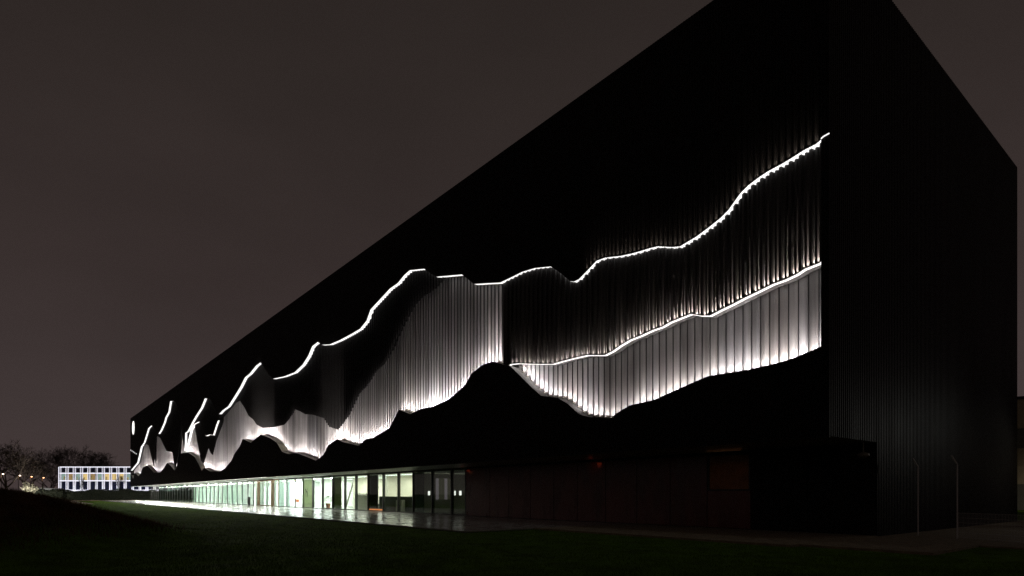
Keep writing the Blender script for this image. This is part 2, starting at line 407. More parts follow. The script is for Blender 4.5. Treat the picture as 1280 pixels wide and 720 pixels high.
# light strips set in the reveals under the upper edge (T), and along the ledges of the middle layer (M and three far ones)
def strip(line, u0, u1, v0, v1, nm='light_strip', mt='led_strip', th=0.03, dz=0.0):
    pts = [u0] + [p[0] for p in line if u0 < p[0] < u1] + [u1]
    q = [pts[0]]
    for x in pts[1:]:
        k = max(1, int((x-q[-1])/1.0)); s = q[-1]
        q += [s+(x-s)*(j+1)/k for j in range(k)]
    m = MB()
    for a, b in zip(q[:-1], q[1:]):
        za, zb = lerp_line(line, a)+dz, lerp_line(line, b)+dz
        w0a, w0b, w1a, w1b = v0(a), v0(b), v1(a), v1(b)
        m.hexa([(-a,w0a,za),(-b,w0b,zb),(-b,w1b,zb),(-a,w1a,za),(-a,w0a,za+th),(-b,w0b,zb+th),(-b,w1b,zb+th),(-a,w1a,za+th)])
    return m.build(nm, mt, bld)
u = 0.26
strip(T_LINE, 0.0, 0.27, lambda x: -0.035, lambda x: -0.002)
while u < LEN-0.6:
    u1 = min(u+6.0, LEN-0.55)
    if u < 106.2 < u1: u1 = 106.2
    if u < 9.5 < u1: u1 = 9.5
    if 106.1 < u < 112.5: u = 112.5; continue
    strip(T_LINE, u, u1, lambda x: 0.036 if 9.5 < x < 27 else 0.022, lambda x: VA(x)+0.01, th=.016)
    u = u1
for k in range(6):
    a, b = 0.26+2.88*k, min(0.26+2.88*(k+1), 17.4)
    strip(M_LINE, a, b, lambda x: VA(x)-.17, lambda x: VA(x)-.01, 'ledge_light', 'led_ledge', th=.012, dz=-.01)
    strip(M_LINE, a, b, lambda x: VA(x)-.21, lambda x: VL(x)-.06, 'ledge_cap', 'ribbed_black', th=.014, dz=.004)
for (a, b) in ((83.8, 91.4), (96.3, 107.6), (118.6, 123.8)):
    strip(C_LINE, a, b, lambda x: VA(x)-.09, lambda x: VL(x)-.1, 'ledge_light', 'led_ledge')
# lower ledge: the sill of the recess, pale metal near, coloured darker beyond to cut bounced light
strip(B_LINE, 0.26, 17.9, lambda x: 0.035, lambda x: VL(x)+.02, 'recess_sill', 'ledge_metal', th=0.02, dz=-.025)
strip(B_LINE, 17.9, LEN-.55, lambda x: 0.035, lambda x: VL(x)+.02, 'recess_sill', 'lamp_grey', th=0.02, dz=-.025)

# ------- uplights: real wall washers standing on the sill, each with a narrow upward beam; fold and rim beams are added
def washer(name, watts, col, peak, expo):
    ld = bpy.data.lights.new(name, 'SPOT'); ld.energy = watts; ld.color = col
    ld.spot_size = R(165); ld.spot_blend = 0.6; ld.shadow_soft_size = 0.02
    ld.use_nodes = True; nt = ld.node_tree; nt.nodes.clear()
    o = nt.nodes.new('ShaderNodeOutputLight'); em = nt.nodes.new('ShaderNodeEmission'); g = nt.nodes.new('ShaderNodeNewGeometry')
    s = nt.nodes.new('ShaderNodeSeparateXYZ'); nt.links.new(g.outputs['Incoming'], s.inputs[0])
    def M2(op, a, b=None):
        n = nt.nodes.new('ShaderNodeMath'); n.operation = op
        for i, x in enumerate((a, b)):
            if x is None: continue
            if isinstance(x, (int, float)): n.inputs[i].default_value = x
            else: nt.links.new(x, n.inputs[i])
        return n.outputs[0]
    z2 = M2('MULTIPLY', s.outputs['Z'], s.outputs['Z'])
    sg = M2('SQRT', M2('MAXIMUM', M2('SUBTRACT', 1.0, z2), 0.0))
    f = M2('POWER', M2('ADD', sg, peak), -expo)
    nt.links.new(f, em.inputs['Strength'])
    nt.links.new(em.outputs[0], o.inputs[0])
    return ld
UP_W = 14.5
KINS = [[washer('wall_washer_beam', UP_W*k*sm_, c, 0.05, 1.5 if sm_ < 1.5 else 1.38) for k, c in ((0.45,(1,.93,.92)),(0.75,(1,.92,.89)),(1.05,(.98,.93,.95)),(1.35,(1,.92,.88)))] for sm_ in (1.35, 6.0, 8.5, 6.2)]
KMID = washer('ledge_beam', 9.5, (1,.88,.78), 0.05, 1.9)
KWIDE = washer('fold_fill_beam', 85.0, (1,.92,.88), 0.06, 2.0)  # added lamps without fittings, brightening two folds of the middle layer
fx = MB(); fx.tube([(0,0,-.03),(0,0,.0),(0,0,.05)], [.03,.045,.045], 8); FIX = fx.mesh('uplight', 'lamp_grey')
ln = MB(); ln.tube([(0,0,.05),(0,0,.056)], .038, 8); LENS = ln.mesh('uplight_lens', 'led_lens')
def lamp_at(x, y, z, data, fixture=True, lens=True):
    if fixture:
        f = place('uplight', FIX, bld, (x, y, z))
        if lens: place('lens', LENS, f)
    l = place('uplight_beam', data, bld, (x, y, z+0.075)); l.rotation_euler = (math.pi, 0, 0)
nfix = 0
i = 0
while i < NCOL:
    u0 = 0.26+i*PITCH; uc = u0+PITCH*0.5
    step = 1 if u0 < 45 else (2 if u0 < 90 else 3)
    gap = Cc(uc)-B(uc)
    if gap > 0.25:
        dim = 0.55*math.sin(uc*0.55)+0.45*math.sin(uc*1.7+1.2)
        idx = max(0, min(3, int(1.6+dim*1.3+random.uniform(-.5,.5))))
        lamp_at(-uc, VL(uc)-(.14 if u0 < 18 else .18 if u0 < 45 else .23), B(uc)+.03, KINS[3 if (step == 1 and u0 > 17.8) else step-1][idx], nfix < 200, u0 < 40); nfix += 1
    i += step
for i in range(48):
    u0 = 0.26+i*PITCH
    for q, dv in ((0.175, .062), (0.35, .035)):
        uc = u0+q
        if uc < 17.3: lamp_at(-uc, VA(uc)-dv, Cc(u0+.18)+.05, KMID, False)
KOUT = washer('rim_spill_beam', 1.5, (1,.84,.74), 0.06, 1.9)  # added tiny lamps imitating the strip's spill up the outer ribs
for k in range(46):
    uc = .42+.24*k; lamp_at(-uc, -.022, T(uc)+.01, KOUT, False)
for u0 in [40.4+0.36*k for k in range(0, 14, 2)] + [59.2+0.72*k for k in range(11)]:
    lamp_at(-u0, VA(u0)-.30, B(u0)+.05, KWIDE, False)

# round lit emblem near the far end, and the small dotted light line beside it
m = MB(); c = (-166.9, -.06, 18.1)
pts = [(c[0]+1.65*math.cos(t), c[2]+1.65*math.sin(t)) for t in [2*math.pi*k/32 for k in range(32)]]
n = len(m.v); m.v += [(x, -.10, z) for x, z in pts] + [(x, -.01, z) for x, z in pts]
m.f.append(tuple(range(n, n+32))); m.f += [(n+k, n+32+k, n+32+(k+1)%32, n+(k+1)%32) for k in range(32)]
m.build('disc_light', 'disc_light', bld)
for k in range(5):
    f = k/4; uu = 171.6-f*9.5; z = 12.8-f*1.4
    m = MB(); m.box(-uu-.22, -uu+.22, -.05, -.01, z-.14, z+.14); m.build('dot_light', 'led_strip', bld)

# ------------------------------------------------------------------ ground floor of the black building
# solid part: oxblood metal panels from the corner to the glazing
GY = 4.0
m = MB(); m.box(-27.3, -0.06, GY+.06, GY+.3, 0, UNDER); m.build('ground_wall', 'black_cladding', bld)
seams = [0.03, 2.6, 5.1, 7.3, 9.4, 11.5, 13.7, 15.9, 17.9, 20.1, 22.3, 24.4, 27.3]
for a, b in zip(seams[:-1], seams[1:]):
    if abs(a-5.1) < .01: continue
    m = MB(); m.box(-b+.02, -a-.02, GY, GY+.055, 0.06, UNDER-.12); m.build('wall_panel', 'oxblood_panel' if a > 5 else 'black_cladding', bld)
# lit upper window in the panel wall
m = MB(); m.box(-7.28, -5.12, GY, GY+.055, 0.06, 1.75); m.build('wall_panel', 'oxblood_panel', bld)
w = MB(); w.box(-7.28, -5.12, GY+.0, GY+.05, 1.76, 1.83); w.box(-7.28, -5.12, GY, GY+.05, UNDER-.19, UNDER-.12)
w.box(-7.28,-7.2,GY,GY+.05,1.83,UNDER-.19); w.box(-5.2,-5.12,GY,GY+.05,1.83,UNDER-.19)
wo = w.build('window', 'frame_dark', bld)
m = MB(); m.box(-7.2, -5.2, GY+.045, GY+.05, 1.83, UNDER-.19); m.build('blind', 'ochre_wall', wo)
pl = bpy.data.lights.new('panel_glow', 'AREA'); pl.energy = 0.35; pl.color = (1, .42, .16); pl.shape = 'RECTANGLE'; pl.size = 1.8; pl.size_y = .08
o = place('soffit_lamp', pl, bld, (-6.1, GY-.55, UNDER-.03)); o.rotation_euler = (R(-35), 0, 0)
fx2 = MB(); fx2.box(-7.0, -5.2, GY-.62, GY-.5, UNDER-.02, UNDER+.0); fx2.build('soffit_fitting', 'lamp_grey', bld)
for uu in (26.9, 14.1):
    m = MB(); m.box(-uu-.12, -uu+.12, GY-.12, GY-.02, UNDER-.32, UNDER-.20); m.build('emergency_light', 'small_red', bld)
    p = bpy.data.lights.new('red_glow', 'POINT'); p.energy = 0.15; p.color = (1, .12, .06); p.shadow_soft_size = .05
    place('emergency_lamp', p, bld, (-uu-.4, GY-.35, UNDER-.35))

# glazing: mullions and panes
mull = [27.4, 29.3, 32.1, 35.1, 37.7, 40.5, 43.6, 46.3, 48.9, 52.0, 54.8, 57.6, 60.7, 63.3, 66.2, 69.3, 71.2, 77.2]
x = 80.0
while x < 119: mull.append(round(x, 2)); x += 2.86
mull.append(120.1)
posts = mull[:]
panel_at = {3: None}
for k in range(len(mull)-1):
    a, b = mull[k], mull[k+1]
    wdt = 0.10 if a < 60 else 0.06
    dep = 0.26 if a < 60 else 0.14
    mt = 'frame_bronze' if 69 < a < 78 else 'frame_dark'
    f = MB()
    f.box(-a-wdt/2, -a+wdt/2, GY, GY+dep, 0.05, UNDER-.005)
    f.box(-b+wdt/2, -a-wdt/2, GY+.02, GY+.12, 0.05, 0.12); f.box(-b+wdt/2, -a-wdt/2, GY+.02, GY+.12, UNDER-.16, UNDER-.005)
    wo = f.build('window', mt, bld)
    g = MB(); g.box(-b+wdt/2, -a-wdt/2, GY+.06, GY+.075, 0.12, UNDER-.16); g.build('pane', 'clear_glass', wo)
# entrance vestibule standing proud, bronze frame
f = MB()
for (a0, a1) in ((71.1, 71.35), (77.1, 77.35)): f.box(-a1, -a0, GY-.28, GY-.01, 0.05, UNDER-.10)
f.box(-77.1, -71.35, GY-.28, GY-.01, 0.05, 0.17); f.box(-77.1, -71.35, GY-.28, GY-.01, UNDER-.24, UNDER-.10)
ent = f.build('entrance_frame', 'frame_bronze', bld)
for uu in (73.2, 74.6, 75.4):
    d = MB(); d.box(-uu-.05, -uu+.05, GY-.2, GY-.12, .17, UNDER-.24); d.build('door_stile', 'lamp_grey', ent)
# tinted see-through glazing at the far end
for k in range(18):
    a = 120.1+2.86*k; b = a+2.86
    f = MB(); f.box(-a-.05, -a+.05, GY, GY+.12, .05, UNDER-.005)
    wo = f.build('window', 'frame_dark', bld)
    if k < 13:
        g = MB(); g.box(-b+.05, -a-.05, GY+.05, GY+.065, .06, UNDER-.01); g.build('pane', 'tinted_glass', wo)
for k in range(6):
    g = MB(); g.box(-172, -120.2, GY+20, GY+20.01, .06, .07) if False else None
m = MB(); m.box(-158, -120.5, GY+.8, GY+1.5, .05, .35); m.build('bench_plinth', 'lamp_grey', bld)

# opaque panels just behind the glass, as the photograph shows them bay by bay
for (a, b, mt) in ((33.8, 35.15, 'teal_panel'), (42.0, 44.2, 'dark_panel'), (50.3, 52.7, 'frosted_sage'), (58.4, 61.4, 'frosted_pale_sage')):
    p = MB(); p.box(-b, -a, GY+.28, GY+.34, .05, UNDER-.17); p.build('infill_panel', mt, bld)
m = MB(); m.box(-43.6, -40.7, GY+.16, GY+.22, .13, .24); m.build('floor_light', 'floor_orange', bld)
g = MB()
def stroke(x0, z0, x1, z1, w):
    dx, dz = x1-x0, z1-z0; l = math.hypot(dx, dz); nx, nz = -dz/l*w/2, dx/l*w/2; y = GY+.27
    g.hexa([(x0+nx,y,z0+nz),(x0-nx,y,z0-nz),(x0-nx,y+.008,z0-nz),(x0+nx,y+.008,z0+nz),(x1+nx,y,z1+nz),(x1-nx,y,z1-nz),(x1-nx,y+.008,z1-nz),(x1+nx,y+.008,z1+nz)])
sx = -60.3
stroke(sx, 1.35, sx, 2.25, .16); stroke(sx-.0, 2.0, sx-.22, 2.2, .10)
stroke(sx, 1.75, sx+.22, 1.95, .12); stroke(sx+.22, 1.95, sx+.46, 1.9, .12); stroke(sx+.46, 1.9, sx+.52, 1.3, .15); stroke(sx+.42, 2.12, sx+.62, 2.22, .08)
g.build('wall_lettering', 'dark_panel', bld)
# curtains and pale glass leaves behind the long glazing
u = 61.0; k = 0; rpan = random.Random(17)
while u < 119.5:
    wd = 1.43*rpan.choice((.7, 1, 1, 1.3))
    if not 61 < u < 66:
        p = MB(); p.box(-u-wd+.04, -u, GY+(.5 if k % 2 else .75), GY+(.53 if k % 2 else .78), .06, UNDER-.2)
        p.build('curtain_panel', 'frosted_green' if rpan.random() < .42 else 'frosted_white', bld)
    u += wd; k += 1

# rooms
m = MB(); m.box(-120, -27.35, GY+.36, 15.9, 0.0, 0.045); m.build('floor', 'floor_grey', bld)
m = MB(); m.box(-120, -27.35, GY+.36, 15.9, 3.42, 3.50); m.build('ceiling', 'white_wall', bld)
m = MB(); m.box(-120, -36, 13, 13.15, .05, 3.4); m.build('back_wall', 'white_wall', bld)
m = MB(); m.box(-36, -27.35, 13, 13.15, .05, 3.4); m.box(-27.45, -27.3, GY+.36, 13, .05, 3.4); m.build('back_wall', 'sage_panel', bld)
m = MB(); m.box(-35.35, -35.2, GY+.36, 13, .05, 3.4); m.build('partition', 'cream_wall', bld)
m = MB(); m.box(-44.9, -44.7, GY+2.6, 13, .05, 3.4); m.build('partition', 'cream_wall', bld)
m = MB(); m.box(-53.9, -53.7, GY+3.2, 13, .05, 3.4); m.build('partition', 'cream_wall', bld)
m = MB(); m.box(-62.9, -62.7, GY+3.0, 13, .05, 3.4); m.build('partition', 'white_wall', bld)
m = MB(); m.box(-78.1, -77.9, GY+2.4, 13, .05, 3.4); m.build('partition', 'white_wall', bld)
m = MB(); m.box(-120.1, -119.9, GY+.3, 13, .05, 3.4); m.build('partition', 'green_panel', bld)
# ceiling luminaires
def ceiling_lamp(x, y, sx, sy, w, col=(1, 1, .95)):
    a = bpy.data.lights.new('room_light', 'AREA'); a.shape = 'RECTANGLE'; a.size = sx; a.size_y = sy; a.energy = w; a.color = col
    place('room_lamp', a, bld, (x, y, 3.36))
    t = MB(); t.box(x-sx/2, x+sx/2, y-.06, y+.06, 3.37, 3.415); t.build('ceiling_light', 'ceiling_tube', bld)
for (x0, w, c) in ((-40, 50, (1, .97, .86)), (-49, 75, (1, .99, .92)), (-58, 120, (.95, 1, .95)), (-67, 225, (.92, .97, 1)), (-76, 225, (.95, 1, .97)), (-85, 225, (.96, 1, .97)), (-94, 225, (.96, 1, .97)), (-103, 225, (.96, 1, .97)), (-112, 225, (.96, 1, .97))):
    ceiling_lamp(x0, 5.9, 7.6, 1.2, w*6, c); ceiling_lamp(x0, 9.5, 7.6, 1.5, w*10, c)
ceiling_lamp(-31, 10.5, 2.5, .5, 2.0, (1, .9, .6))

# soffit: edge light and downlights over the far two thirds
for k in range(18):
    a = 62+6.0*k
    if a+5.9 > 170: break
    m = MB(); m.box(-a-5.9, -a, 0.25, 0.40, UNDER-.03, UNDER+.003); m.build('soffit_light', 'soffit_led', bld)
for k in range(20):
    a = 60+5.6*k
    if a > 168: break
    s = bpy.data.lights.new('downlight', 'SPOT'); s.energy = 480 if a < 100 else 1400; s.spot_size = R(179); s.spot_blend = .03; s.color = (1, .97, .86); s.shadow_soft_size = .06
    place('downlight_beam', s, bld, (-a, 0.9, UNDER-.05))
    m = MB(); m.tube([(-a, 0.9, UNDER-.03), (-a, 0.9, UNDER+.003)], .09, 10); m.build('downlight', 'disc_light', bld)

for k in range(6):  # added uplights before the glazing, to brighten the white soffit
    c = bpy.data.lights.new('soffit_fill', 'AREA'); c.shape = 'RECTANGLE'; c.size = 16.5; c.size_y = .08; c.energy = 150 if k else 60; c.color = (1, 1, .93)
    l = place('soffit_fill_lamp', c, bld, (-74-17*k, GY-.10, UNDER-.42)); l.rotation_euler = (R(180-38), 0, 0)
    m = MB(); m.box(-82-17*k, -66-17*k, GY-.14, GY-.03, UNDER-.50, UNDER-.44); m.build('soffit_fill_housing', 'lamp_grey', bld)

# ------------------------------------------------------------------ things in and before the glazed rooms
def counter(x0, x1, y, lab, mt='black_plastic', h=1.05):
    o = thing('counter', lab, 'counter', (x0, y, .045))
    m = MB(); m.box(x1-x0, 0, 0, .6, 0, h-.05); m.build('body', mt, o)
    m = MB(); m.box(x1-x0-.04, .04, -.04, .64, h-.05, h); m.build('worktop', mt, o)
    return o
counter(-43.2, -36.2, 5.0, 'long black counter behind the glass in the bright yellowish room', h=1.35)
o = thing('cupboard', 'white cupboard standing in front of the long black counter', 'cupboard', (-38.6, 4.62, .045))
m = MB(); m.box(-.55, .55, 0, .3, 0, 1.05); m.build('carcass', 'cream_wall', o); m = MB(); m.box(-.53, -.01, -.02, -.001, .03, 1.02); m.build('door', 'cream_wall', o); m = MB(); m.box(.01, .53, -.02, -.001, .03, 1.02); m.build('door', 'cream_wall', o)
counter(-48.7, -44.9, 6.6, 'low dark bench counter in the room with hanging plates', 'dark_panel', .55)
counter(-53.6, -50.5, 7.2, 'pale reception desk beside the round green plant pot', 'cream_wall', 1.2)
o = thing('divider', 'cream room divider topped with a row of small bottles', 'room divider', (-47.6, 5.6, .045))
m = MB(); m.box(-1.9, 1.3, 0, .12, 0, 1.45); m.build('screen', 'cream_wall', o)
for k in range(9):
    bx = -47.6-1.7+k*.34; hh = random.uniform(.16, .32)
    pass; m = MB(); m.tube([(0,0,0),(0,0,hh*.6),(0,0,hh*.75),(0,0,hh)], [.05,.05,.018,.018], 8)
    tag(m.build('bottle', 'black_plastic', None, (bx, 5.66, 1.497)), ('tall' if hh > .24 else 'short')+' dark bottle on the cream room divider, '+['first','second','third','fourth','fifth','sixth','seventh','eighth','last'][k]+' of the row from its left end', 'bottle', 'bottles on the room divider')
# figures painted on the wall above the black counter: two grey shapes
m = MB()
for (px_, w_) in ((-41.6, .22), (-40.9, .22)):
    m.tube([(px_-3, 12.95, 1.7), (px_-3, 12.95, 2.4), (px_-3, 12.95, 2.75)], [w_*.5, w_, .08], 8)
m.build('wall_relief', 'lamp_grey', bld)
# plant
o = thing('potted_plant', 'round bushy plant in a brown pot just inside the bright glazing', 'plant', (-55.5, 5.0, .045))
m = MB(); m.tube([(0,0,0),(0,0,.55)], [.2,.28], 12); m.build('pot', 'terracotta', o)
m = MB(); rnd = random.Random(3)
for k in range(260):
    t = rnd.uniform(0, 6.28); ph = rnd.uniform(-.6, 1.5); r = .42*rnd.uniform(.6, 1)
    c = Vector((r*math.cos(t)*math.cos(ph), r*math.sin(t)*math.cos(ph), .95+r*math.sin(ph)*1.1)); d = Vector((rnd.uniform(-1,1), rnd.uniform(-1,1), rnd.uniform(-1,1))).normalized()*.09
    e_ = d.cross(Vector((0,0,1))).normalized()*.04
    m.tri(tuple(c-e_), tuple(c+e_), tuple(c+d))
m.build('foliage', 'plant_leaf', o)
# leaning stair stringer behind the plant
o = thing('staircase', 'steep white open staircase rising behind the plant', 'staircase', (-56.5, 8.5, .045))
m = MB(); m.hexa([(-2.6,0,0),(-2.3,0,0),(-2.3,.08,0),(-2.6,.08,0),(-.3,0,3.2),(0,0,3.2),(0,.08,3.2),(-.3,.08,3.2)]); m.build('stringer', 'lamp_grey', o)
for k in range(13):
    f = (k+.5)/13; m = MB(); m.box(-2.5+2.3*f, -2.2+2.3*f, .08, 1.0, 3.2*f, 3.2*f+.04); m.build('step', 'lamp_grey', o)
# chairs
def chair(x, y, rz, mt, lab):
    o = thing('chair', lab, 'chair', (x, y, .045), rz, 'lobby chairs')
    m = MB(); m.box(-.24,.24,-.24,.24,.43,.48); m.build('seat', mt, o)
    m = MB(); m.hexa([(-.24,.20,.55),(.24,.20,.55),(.24,.24,.55),(-.24,.24,.55),(-.22,.30,.95),(.22,.30,.95),(.22,.34,.95),(-.22,.34,.95)]); m.build('backrest', mt, o)
    for sx_ in (-.2, .2):
        for sy_ in (-.2, .2):
            m = MB(); m.tube([(sx_*1.1, sy_*1.1, 0), (sx_, sy_, .43)], .014, 6); m.build('leg', 'frame_dark', o)
        m = MB(); m.tube([(sx_, .21, .46), (sx_, .23, .58)], .014, 6); m.build('back_post', 'frame_dark', o)
chair(-65.2, 5.0, 1.2, 'chair_red', 'reddish chair nearest the bronze entrance frame, behind the glass')
chair(-63.9, 5.6, -.6, 'black_plastic', 'black chair between the reddish chair and the white chair in the lobby')
chair(-61.8, 5.0, .8, 'chair_white', 'white chair beside the sage green lettered panel')
o = thing('side_table', 'small round table among the lobby chairs', 'table', (-62.7, 5.4, .045))
m = MB(); m.tube([(0,0,.70),(0,0,.73)], .35, 16); m.build('table_top', 'chair_white', o)
m = MB(); m.tube([(0,0,0),(0,0,.02),(0,0,.04),(0,0,.70)], [.22,.22,.03,.03], 10); m.build('pedestal', 'frame_dark', o)
# bollard bin on the terrace
o = thing('bollard', 'slim black bollard standing on the terrace left of the bronze entrance', 'bollard', (-77.9, 2.9, .06))
m = MB(); m.tube([(0,0,0),(0,0,1.1)], .13, 14); m.build('post', 'black_plastic', o)
m = MB(); m.tube([(0,0,1.10),(0,0,1.16),(0,0,1.19)], [.15,.15,.08], 14); m.build('cap', 'black_plastic', o)
# two small lit signs in the dim room (white squares)
for (xx, n) in ((-29.4, 2), (-34.0, 1)):
    for k in range(n):
        m = MB(); m.box(xx-k*.8-.14, xx-k*.8+.14, GY+.9, GY+.93, 1.52, 1.86)
        tag(m.build('display_screen', 'disc_light'), 'small glowing white screen in the dim room, %s' % ('alone left of the doorway' if n == 1 else ('right one of the pair' if k == 0 else 'left one of the pair')), 'screen')
# glowing strips that stand in for the lit doorway of the dim room
for k, mt_ in enumerate(('doorway_glow', 'doorway_glow_dim', 'doorway_glow_dim', 'doorway_glow', 'doorway_glow_dim')):
    m = MB(); m.box(-35.18, -35.12, 6.3+.29*k, 6.3+.29*k+.25, 1.15, 2.95); m.build('doorway_glow_strip', mt_, bld)

# ------------------------------------------------------------------ ground
CX, CY = 9.12, -21.04
FX, FY = -0.7787, 0.6274; RX, RY = 0.6274, 0.7787
def gh(x, y):
    dx, dy = x-CX, y-CY; Z = dx*FX+dy*FY; X = dx*RX+dy*RY
    s = max(0.0, min(1.0, (-10.0-X)/8.4)); s = s*s*(3-2*s)
    sig = 5.5 if Z < 20 else 4.5
    h = 1.78*s*math.exp(-((Z-20)/sig)**2)
    if Z < 20: h = max(h, 1.2*s*smooth(2, 14, Z)*0.9)
    edge = smooth(-7.0, -9.5, y) if y < -7.0 else 0.0
    h *= edge
    # gentle lawn unevenness away from paving
    h += 0.022*edge*smooth(70, 40, Z)*(math.sin(x*.9+y*.4)+math.sin(x*.37-y*.8))
    return h - 0.04
xs = [-3000, -1200, -600, -400, -300, -240, -200, -170, -150, -130, -110, -95, -82, -72, -64] + [-58+1.5*k for k in range(25)] + [-20+.6*k for k in range(60)] + [18, 22, 30, 45, 80, 150, 400, 1200, 3000]
ys = [-3000, -1200, -400, -160, -100, -75, -60, -50] + [-45+1.2*k for k in range(12)] + [-30.5+.6*k for k in range(44)] + [-3.5, 0, 4, 10, 25, 50, 90, 200, 600, 1500, 3000]
m = MB(); m.v = [(x, y, gh(x, y)) for y in ys for x in xs]; nx = len(xs)
for j in range(len(ys)-1):
    for i in range(nx-1):
        m.f.append((j*nx+i, j*nx+i+1, (j+1)*nx+i+1, (j+1)*nx+i))
go = struct(m.build('ground', 'grass_ground'))
for p in go.data.polygons: p.use_smooth = True

# terrace: slabs over a dark bed
terr = struct(MB().build('terrace', 'joint_dark')) if False else None
m = MB(); m.box(-175, -12.1, -6.45, 15.8, -.25, -.012); terr = struct(m.build('terrace', 'joint_dark'))
sl = MB(); sl.box(.006, 2.494, .006, 1.294, 0, .05)
sm = sl.mesh('paving_slab', 'concrete_slab')
n = 0; far = MB()
for i in range(65):
    for j in range(8):
        x0 = -12.1-2.5*(i+1); y0 = -6.44+1.3*j
        dz = random.uniform(-.003, .003)
        if n < 290: place('paving_slab', sm, terr, (x0, y0, -.012+dz)); n += 1
        else: far.box(x0+.006, x0+2.494, y0+.006, y0+1.294, -.012+dz, .038+dz)
o = far.build('paving', 'concrete_slab', terr); o['kind'] = 'stuff'
m = MB(); m.box(-12.1, 0.0, -2.65, 4.0, -.2, 0.035); m.box(0.0, 3.6, -2.1, 2.0, -.2, 0.031); path = struct(m.build('pavement', 'paving_edge'))
m = MB(); m.box(0.02, 40, 2.02, 60, -.2, 0.012); struct(m.build('service_yard', 'paving_edge'))
m = MB(); m.box(-260, -112, -16.5, -12.2, -.1, 0.03); m.box(-200, -175.1, -12.19, 3, -.1, .031); struct(m.build('gravel_path', 'gravel_tan'))

# grass blades (stuff)
rg = random.Random(11)
def blades(n, zr, xr, hmin, hmax, w, name, mt, cond):
    m = MB(); c = 0; tries = 0
    while c < n and tries < n*6:
        tries += 1
        Z = zr[0]+(zr[1]-zr[0])*rg.random()**1.4; X = rg.uniform(xr[0], xr[1])*Z
        x = CX+FX*Z+RX*X; y = CY+FY*Z+RY*X
        if not cond(x, y, X, Z): continue
        h = rg.uniform(hmin, hmax); a = rg.uniform(0, math.pi); z = gh(x, y)-.01
        dx, dy = math.cos(a)*w, math.sin(a)*w; lx, ly = rg.uniform(-.5,.5)*h, rg.uniform(-.5,.5)*h
        m.tri((x-dx,y-dy,z), (x+dx,y+dy,z), (x+lx,y+ly,z+h)); c += 1
    o = m.build(name, mt); o['kind'] = 'stuff'; tag(o, 'short damp green lawn grass in front of the terrace' if 'lawn' in name else 'longer brownish rough grass on the low mound at left', 'grass')
    return o
onlawn = lambda x, y, X, Z: (y < -6.5 or (x > -12 and y < -2.75)) and (x < 3.6 or y < -2.2)
blades(90000, (9, 60), (-.95, .95), .04, .09, .008, 'lawn_grass', 'grass_blade', onlawn)
blades(45000, (11, 30), (-1.0, -.30), .10, .30, .010, 'mound_grass', 'dry_grass', lambda x, y, X, Z: y < -8.5 and gh(x, y) > .15+1.25*rg.random()**.8)

# ------------------------------------------------------------------ hanging floodlight at the overhang's corner
o = thing('floodlight', 'small unlit floodlight hanging on a short pole under the overhang corner', 'floodlight', (-.16, 3.15, UNDER))
m = MB(); m.tube([(0,0,0),(0,0,-.42)], .022, 8); m.build('pole', 'lamp_grey', o)
m = MB(); m.tube([(0,0,-.40),(0,0,-.46),(0,0,-.54),(0,0,-.60)], [.06,.20,.22,.12], 14); m.build('head', 'lamp_grey', o)

# ------------------------------------------------------------------ fence
def bent_post(x, y, lab):
    o = thing('fence_post', lab, 'fence post', (x, y, 0), 0, 'bent fence posts')
    m = MB(); m.tube([(0,0,-.05),(0,0,2.62),(0,0,2.66),(-.13,-.16,2.98)], .024, 8); m.build('post', 'galvanised', o)
    for k in range(3):
        m = MB(); f = .25+.33*k; m.tube([(-.13*f,-.16*f-.0,2.66+.32*f),(-.13*f-.03,-.16*f+.03,2.66+.32*f+.02)], .01, 6); m.build('wire_clip', 'galvanised', o)
    return o
bent_post(.79, 5.77, 'thin galvanised post with bent top, nearer the overhang')
bent_post(2.28, 4.90, 'thin galvanised post with bent top, left of the mesh fence')
lo = thing('yard_light_post', 'yard light on a pole right of the black building, outside the frame', 'lamp post', (8.5, 22, 0))
m = MB(); m.tube([(0,0,0),(0,0,5.6),(-.5,0,5.8)], [.07,.05,.04], 8); m.build('pole', 'galvanised', lo)
m = MB(); m.box(-.9,-.45,-.12,.12,5.78,5.88); m.build('lamp_head', 'lamp_grey', lo)
yl = bpy.data.lights.new('yard_glow', 'SPOT'); yl.energy = 330; yl.spot_size = R(66); yl.spot_blend = 1.0; yl.color = (1, 1, .92); yl.shadow_soft_size = .1
for tgt in ((-8.5, -2, -2.0), (-8.5, -15, -2.4)):
    s = place('yard_glow_beam', yl, lo, (-.7, 0, 5.72)); s.rotation_euler = Vector(tgt).to_track_quat('-Z', 'Y').to_euler()
fo = thing('mesh_fence', 'dark welded wire mesh fence running off at the right edge', 'fence', (2.28, 4.9, 0))
m = MB(); d = Vector((1.49+.55, -.87+.25, 0))*1.0
L_ = 4.6; dv = Vector((.86, -.50, 0)).normalized(); N_ = 92
for k in range(N_+1):
    p = dv*(L_*k/N_); m.tube([(p.x, p.y, .05), (p.x, p.y, .95)], .003, 3, False)
for k in range(6):
    z = .08+.17*k; a = dv*0; b = dv*L_; m.tube([(0,0,z),(b.x,b.y,z)], .004, 3, False)
o = m.build('wire_mesh', 'galvanised', fo); o['kind'] = 'stuff'
